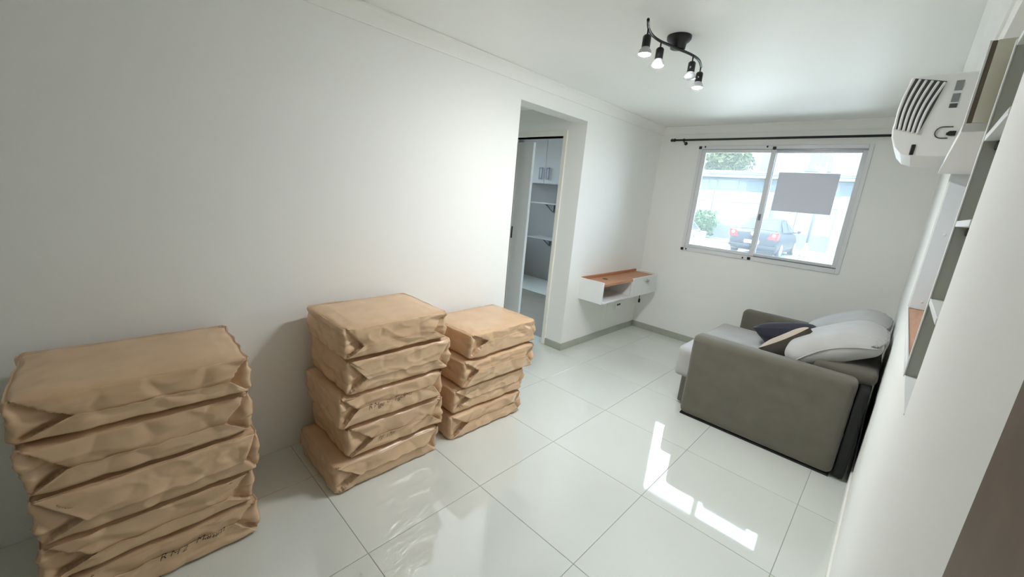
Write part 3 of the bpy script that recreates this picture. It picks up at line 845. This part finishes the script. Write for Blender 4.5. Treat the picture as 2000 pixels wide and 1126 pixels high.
# tall apartment blocks behind
def block(lo, hi, m_, lab, wins):
    b = thing('apartment_block', ((lo[0] + hi[0]) / 2, lo[1], 0), lab, 'building', 'apartment blocks behind the yard')
    MB().box(lo, hi).obj('wall', m_, b)
    MB().rbox((lo[0] - .1, lo[1] - .1, hi[2]), (hi[0] + .1, hi[1] + .1, hi[2] + .2), .02, 1).obj('roof', 'roof_out', b)
    for (x, z, ww, hh) in wins:
        o = MB().rbox((x, lo[1] - .05, z), (x + ww, lo[1] + .05, z + hh), .01, 1).obj('window', 'white_paint_out', b)
        MB().rbox((x + .07, lo[1] - .07, z + .07), (x + ww / 2 - .03, lo[1] - .04, z + hh - .07), .005, 1).obj('pane', 'glass_far', o)
        MB().rbox((x + ww / 2 + .03, lo[1] - .07, z + .07), (x + ww - .07, lo[1] - .04, z + hh - .07), .005, 1).obj('pane', 'glass_far', o)
        MB().rbox((x - .1, lo[1] - .15, z - .1), (x + ww + .1, lo[1] + .02, z), .01, 1).obj('sill', 'grey_out', o)
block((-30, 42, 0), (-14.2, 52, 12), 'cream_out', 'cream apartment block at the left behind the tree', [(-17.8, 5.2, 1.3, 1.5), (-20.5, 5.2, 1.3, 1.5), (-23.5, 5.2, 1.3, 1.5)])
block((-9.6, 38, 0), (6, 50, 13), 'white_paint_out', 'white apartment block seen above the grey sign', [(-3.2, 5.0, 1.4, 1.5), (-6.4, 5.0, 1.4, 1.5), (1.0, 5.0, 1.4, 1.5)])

# post in the yard
po = thing('yard_post', (-2.70, 19.6, 0), 'white post on a flared base in the parking yard', 'post')
MB().lathe([(.001, 0), (.17, 0), (.17, .04), (.10, .16), (.055, .55), (.001, .55)], (-2.70, 19.6, 0), 16).obj('base', 'white_paint_out', po)
MB().lathe([(.001, .55), (.045, .55), (.045, 3.6), (.001, 3.6)], (-2.70, 19.6, 0), 12).obj('pole', 'grey_out', po)

# vegetation
def foliage(c, rad, n, size, seed, up=.0):
    rg = random.Random(seed); vs = []; fs = []
    for i in range(n):
        while True:
            d = Vector((rg.uniform(-1, 1), rg.uniform(-1, 1), rg.uniform(-1, 1)))
            if .2 < d.length < 1: break
        rr = .62 + .38 * abs(noise.noise(d.normalized() * 2.2 + Vector((seed, 0, 0)))) * 2.0
        p = Vector((c[0] + d.x * rad[0] * rr, c[1] + d.y * rad[1] * rr, c[2] + d.z * rad[2] * rr))
        if p.z < .20: p.z = .20 + rg.random() * .2
        a = Vector((rg.uniform(-1, 1), rg.uniform(-1, 1), rg.uniform(-1, 1) + up)).normalized()
        b = a.orthogonal().normalized(); s = size * rg.uniform(.6, 1.3)
        k = len(vs)
        cc = a.cross(b) * s * .06
        vs += [p - a * s * .5, p + b * s * .22 + cc, p + a * s * .5, p - b * s * .22 + cc]
        fs.append((k, k + 1, k + 2, k + 3))
    return MB().add(vs, fs)
bu = thing('bush', (-7.9, 22.6, .06), 'rounded green bush in front of the boundary wall', 'bush')
MB().tube([(-7.9, 22.6, .061), (-7.85, 22.6, .5), (-7.7, 22.55, .9)], .04, 6).tube([(-7.9, 22.6, .3), (-8.1, 22.7, .8)], .03, 6).obj('stem', 'bark', bu)
foliage((-7.85, 22.6, .78), (.95, .8, .85), 3200, .20, 3, .5).obj('foliage', 'leaf', bu)
for k, (x, y, zt, rx, rz, n, mm, lab) in enumerate(((-11.4, 35.5, 5.6, 2.2, 1.7, 5200, 'leaf_pale', 'pale green tree rising above the garage roof'), (-15.5, 36.5, 5.2, 1.6, 1.5, 2600, 'leaf', 'darker green tree at the left above the garage roof'))):
    t = thing('tree', (x, y, 0), lab, 'tree')
    MB().tube([(x, y, 0), (x + .1, y, 2), (x - .05, y, zt - .6)], [.22, .18, .10], 8).tube([(x, y, 3), (x + .8, y + .2, 4.6)], [.10, .05], 6).tube([(x, y, 3.2), (x - .8, y - .2, 4.8)], [.10, .05], 6).obj('trunk', 'bark', t)
    foliage((x, y, zt), (rx, 1.6, rz), n, .42, 11 + k).obj('crown', mm, t)

# ------------------------------------------------------------------ cars
def car(loc, rz, paint, label, sc=1.0, hatch=False):
    root = thing('parked_car', (0, 0, 0), label, 'car', 'cars in the yard')
    # local: y forward, x right; rear at y=-2.1
    def ring(y, zb, zt, hw, tuck=.06):
        return [Vector((-hw + tuck, y, zb)), Vector((-hw, y, zb + .18)), Vector((-hw, y, (zb + zt) / 2 + .05)), Vector((-hw + .05, y, zt - .05)), Vector((-hw + .14, y, zt)), Vector((0, y, zt + .03)),
                Vector((hw - .14, y, zt)), Vector((hw - .05, y, zt - .05)), Vector((hw, y, (zb + zt) / 2 + .05)), Vector((hw, y, zb + .18)), Vector((hw - tuck, y, zb)), Vector((0, y, zb))]
    st = [(-2.12, .38, .88, .72), (-2.05, .28, .97, .80), (-1.85, .22, 1.0, .84), (-1.2, .20, .98, .85), (0, .18, .95, .85), (.9, .19, .95, .85), (1.5, .20, .90, .83), (1.95, .24, .78, .78), (2.12, .34, .66, .66)]
    vs = []; fs = []
    for s_ in st: vs += ring(*s_)
    for i in range(len(st) - 1):
        for k in range(12): fs.append((i * 12 + k, i * 12 + (k + 1) % 12, (i + 1) * 12 + (k + 1) % 12, (i + 1) * 12 + k))
    fs.append(tuple(range(11, -1, -1))); fs.append(tuple((len(st) - 1) * 12 + k for k in range(12)))
    MB().add(vs, fs, True).obj('body', paint, root)
    # roof with pillars
    base = [(-1.50, .98, .70), (-.85, 1.40, .56), (-.2, 1.46, .57), (.25, 1.42, .56), (1.05, .95, .70)]
    if hatch: base[0] = (-2.06, .96, .72); base[1] = (-1.72, 1.36, .58)
    vs = []; fs = []
    for y, z, hw in base: vs += [(-hw, y, z - .0), (-hw + .05, y, z + .03), (hw - .05, y, z + .03), (hw, y, z)]
    for i in range(len(base) - 1):
        for k in range(3): fs.append((i * 4 + k, i * 4 + k + 1, (i + 1) * 4 + k + 1, (i + 1) * 4 + k))
    low = len(vs)
    for y, z, hw in base: vs += [(-.79, y * 1.03, .95), (.79, y * 1.03, .95)]
    for i in range(len(base) - 1):
        fs.append((i * 4, (i + 1) * 4, low + 2 * (i + 1), low + 2 * i)); fs.append((i * 4 + 3, low + 2 * i + 1, low + 2 * (i + 1) + 1, (i + 1) * 4 + 3))
    MB().add(vs, fs, False).obj('roof', paint, root)
    # glass panels, slightly proud
    def pane(nm, q): 
        c = sum((Vector(p) for p in q), Vector()) / 4; n = (Vector(q[1]) - Vector(q[0])).cross(Vector(q[2]) - Vector(q[0])).normalized()
        if n.dot(c - Vector((0, 0, .9))) < 0: n = -n
        a = [Vector(p) + n * .012 for p in q]; b = [Vector(p) - n * .01 for p in q]
        MB().add(a + b, [(0, 1, 2, 3), (7, 6, 5, 4)] + [(i, i + 4, (i + 1) % 4 + 4, (i + 1) % 4) for i in range(4)]).obj(nm, 'car_glass', root)
    pane('rear_window', [(-.60, -2.03, 1.02), (.60, -2.03, 1.02), (.49, -1.78, 1.32), (-.49, -1.78, 1.32)] if hatch else [(-.60, -1.46, 1.03), (.60, -1.46, 1.03), (.49, -.92, 1.395), (-.49, -.92, 1.395)])
    pane('windscreen', [(-.62, .98, 1.01), (.62, .98, 1.01), (.5, .32, 1.41), (-.5, .32, 1.41)])
    for s_ in (-1, 1):
        if hatch: pane('side_window', [(s_ * .775, -1.92, 1.0), (s_ * .775, -1.2, 1.0), (s_ * .605, -1.2, 1.38), (s_ * .605, -1.66, 1.33)])
        pane('side_window', [(s_ * .775, -1.12, 1.0), (s_ * .775, -.2, 1.0), (s_ * .60, -.22, 1.40), (s_ * .605, -.78, 1.36)])
        pane('side_window', [(s_ * .775, -.12, 1.0), (s_ * .775, .85, .99), (s_ * .605, .24, 1.38), (s_ * .60, -.14, 1.40)])
        tl = MB().prism([(s_ * .84, .98), (s_ * .60, .95), (s_ * .50, .72), (s_ * .82, .70)], 'y', -2.14, -1.88).obj('tail_light', 'line_white' if hatch else 'tail_red', root)
        MB().lathe([(.001, -2.155), (.05, -2.155), (.06, -2.14), (.001, -2.14)], (s_ * .70, 0, .87), 12, 'y').obj('reflector', 'line_white', tl)
        MB().lathe([(.001, -.05), (.04, -.05), (.06, -.02), (.06, .02), (.04, .05), (.001, .05)], (s_ * .99, .72, 1.02), 10, 'y').tube([(s_ * .80, .74, .97), (s_ * .97, .72, 1.0)], .02, 6).obj('side_mirror', paint, root)
        for y in (-1.28, 1.28):
            wh = MB().lathe([(.001, -.10), (.24, -.10), (.30, -.08), (.31, 0), (.30, .08), (.24, .10), (.001, .10)], (s_ * .76, y, .31), 24, 'x').obj('wheel', 'tyre', root)
            rim = MB().lathe([(.001, .0), (.05, .012), (.21, .004), (.215, -.02), (.001, -.02)] if s_ > 0 else [(.001, .02), (.215, .02), (.21, -.004), (.05, -.012), (.001, 0)], (s_ * .865, y, .31), 20, 'x')
            rim.obj('rim', 'line_white', wh)
    MB().rbox((-.26, -2.15, .50), (.26, -2.115, .63), .004, 1).obj('number_plate', 'line_white', root)
    MB().lathe([(.001, -2.15), (.075, -2.15), (.08, -2.12), (.001, -2.12)], (0, 0, .87), 16, 'y').obj('badge', 'chrome', root)
    MB().rbox((-.80, -2.16, .34), (.80, -2.05, .46), .03, 2).obj('bumper_trim', paint, root)
    root.location = loc; root.rotation_euler = (0, 0, rz); root.scale = (sc, sc, sc)
car((-3.86, 18.30, 0), math.radians(0), 'car_paint', 'dark sedan with red tail lights parked in the yard', .93)
car((-5.62, 9.6, 0), math.radians(90), 'car_white', 'white car tail just visible at the left window edge', 1.0, True)
